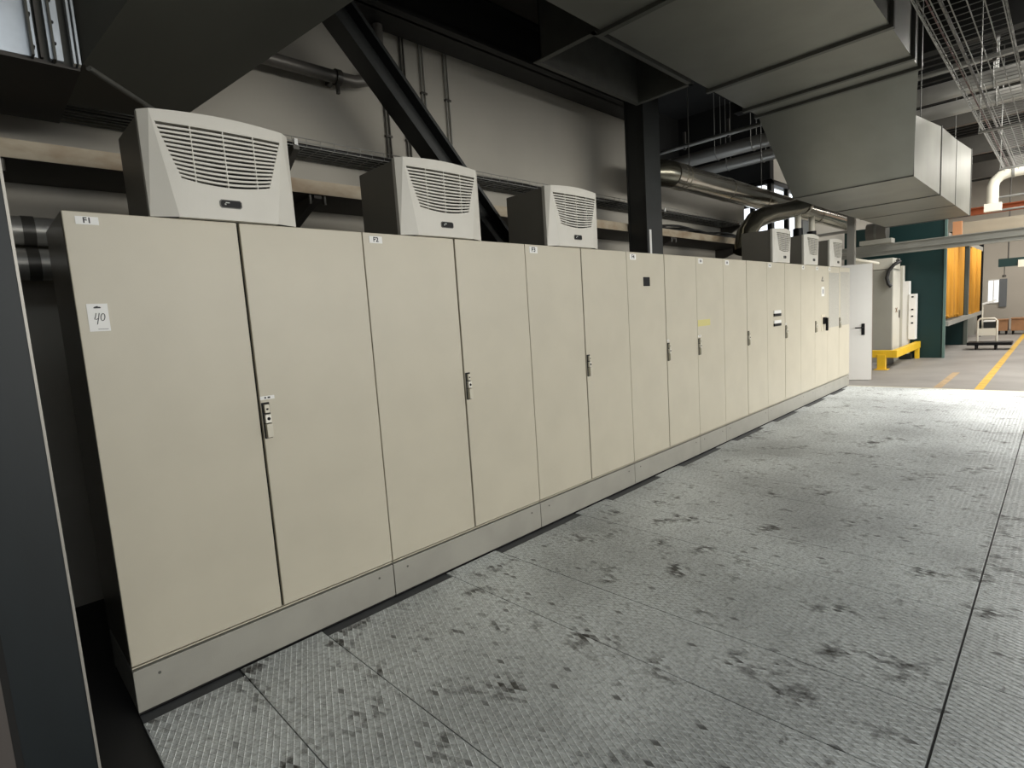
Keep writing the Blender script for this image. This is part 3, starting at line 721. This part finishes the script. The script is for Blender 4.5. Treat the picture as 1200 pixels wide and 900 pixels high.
for y in (-1.78, -2.2): MB().tube([(13.3, y, 3.5), (13.3, y-.04, 3.5)], .095, 18).build('band', WIRE, t)
MB().box(13.22, 13.38, -1.66, -1.42, 2.86, 3.0).build('valve', WHPIPE, t)
for i, (x, z) in enumerate(((14.9, 3.28), (15.8, 3.12))):
    t = thing('catwalk_rail', ['upper grey railing tube across the far bay', 'lower grey railing tube across the far bay'][i], 'railing', (x, -2, z), 'grey railing tubes across the far bay')
    MB().tube([(x, -1.35, z), (x, -8.8, z)], .022, 8).build('tube', WIRE, t)
    for y in (-1.9, -2.4, -3.2): MB().tube([(x, y, z), (x, y, z+.5)], .018, 8).build('baluster', WIRE, t)
for i, x in enumerate((12.6, 15.6, 19.0)):
    tag(MB().box(x, x+.12, -8.8, 1.38, 4.35, 4.75).build('roof_girder', PIPED), ['grey roof girder nearest behind the duct end', 'grey roof girder in the middle of the far bay', 'grey roof girder deepest in the far bay'][i], 'beam', 'roof girders of the far bay')

t = thing('platform_trolley', 'black flat trolley with white tube handle on the far floor', 'trolley', (17.4, -1.25, 0))
MB().box(17.15, 17.65, -1.68, -.85, .11, .18).build('platform', BLACK, t, .01)
MB().tube([(17.55, -1.02, .17), (17.55, -1.02, .68), (17.55, -1.06, .74), (17.55, -1.33, .74), (17.55, -1.38, .68), (17.55, -1.38, .17)], .022, 10).build('push_handle', WHPIPE, t)
MB().box(17.54, 17.56, -1.38, -1.02, .32, .50).build('handle_panel', WHPIPE, t)
for x in (17.22, 17.58):
    for y in (-1.02, -1.38): MB().tube([(x, y-.015, .05), (x, y+.015, .05)], .05, 12).box(x-.02, x+.02, y-.02, y+.02, .06, .12).build('caster', BLACK, t)

t = thing('wall_window', 'small bright window with dark shutter on the back wall', 'window', (25.95, -.7, 1.0))
em = bpy.data.materials.new('daylit_pane'); em.use_nodes = True
eb = em.node_tree.nodes['Principled BSDF']; eb.inputs['Emission Color'].default_value = (.9, .97, 1, 1); eb.inputs['Emission Strength'].default_value = 1.1
for y in (-.62, -.77): MB().box(25.97, 25.99, y-.068, y+.06, .98, 1.74).build('pane', em, t)
MB().box(25.96, 26.0, -.85, -.54, .94, .98).box(25.96, 26.0, -.85, -.54, 1.74, 1.78).box(25.96, 26.0, -.72, -.68, .98, 1.74).build('frame', WHITEP, t)
MB().box(25.93, 26.0, -1.06, -.86, .80, 1.78).build('shutter', GLASSG, t)
t = thing('work_lamp', 'white work lamp arm below the small window', 'lamp', (23.5, -.7, 0))
MB().tube([(23.5, -.62, 0), (23.5, -.62, 1.0)], .02, 8).build('stand', WHPIPE, t)
MB().hexa([(23.45, -.95, 1.06), (23.55, -.95, 1.06), (23.55, -.55, .93), (23.45, -.55, .93), (23.45, -.95, 1.12), (23.55, -.95, 1.12), (23.55, -.55, .99), (23.45, -.55, .99)]).build('lamp_head', WHITEP, t)
t = thing('crane_hoist', 'dark teal crane hoist hanging near the back wall', 'hoist', (23.5, -1.4, 2.1))
MB().box(23.3, 23.7, -2.1, -.98, 2.13, 2.38).build('body', TEAL, t)
MB().box(23.2, 23.3, -2.1, -1.45, 2.08, 2.3).build('motor', WHPIPE, t)
MB().tube([(23.5, -1.12, 2.13), (23.5, -1.12, 1.85)], .012, 6).build('chain', PIPED, t)
MB().tube([(23.5, -1.12, 1.87), (23.5, -1.12, 1.80)], .05, 8).build('hook_block', PIPED, t)
for y in (-1.2, -1.9): MB().tube([(23.5, y, 2.38), (23.5, y, 5.3)], .02, 6).build('hanger', PIPED, t)
for i, (y0, y1, h, mm) in enumerate(((-.98, -.70, .42, STEEL), (-1.28, -1.02, .45, BROWN), (-1.95, -1.36, .48, BROWN))):
    t = thing('bench_crate', ['dark crate under the small far window', 'brown crate in the middle of the far bench row', 'reddish brown crate at the right of the far bench row'][i], 'crate', (23, (y0+y1)/2, 0), 'crates along the back wall')
    MB().box(22.9, 23.4, y0, y1, .12, h).build('box', mm, t)
    MB().box(22.88, 23.42, y0-.01, y1+.01, h, h+.03).build('lid', mm if i else WHITEP, t)
    for y in (y0+.04, y1-.04): MB().box(22.95, 23.0, y-.02, y+.02, 0, .12).box(23.3, 23.35, y-.02, y+.02, 0, .12).build('foot', BLACK, t)
tag(MB().box(23.0, 23.6, -.46, .9, 0, .7).box(22.96, 23.64, -.48, .92, .7, .74).build('workbench', GREYC), 'grey low workbench behind the curtains near the back wall', 'bench')
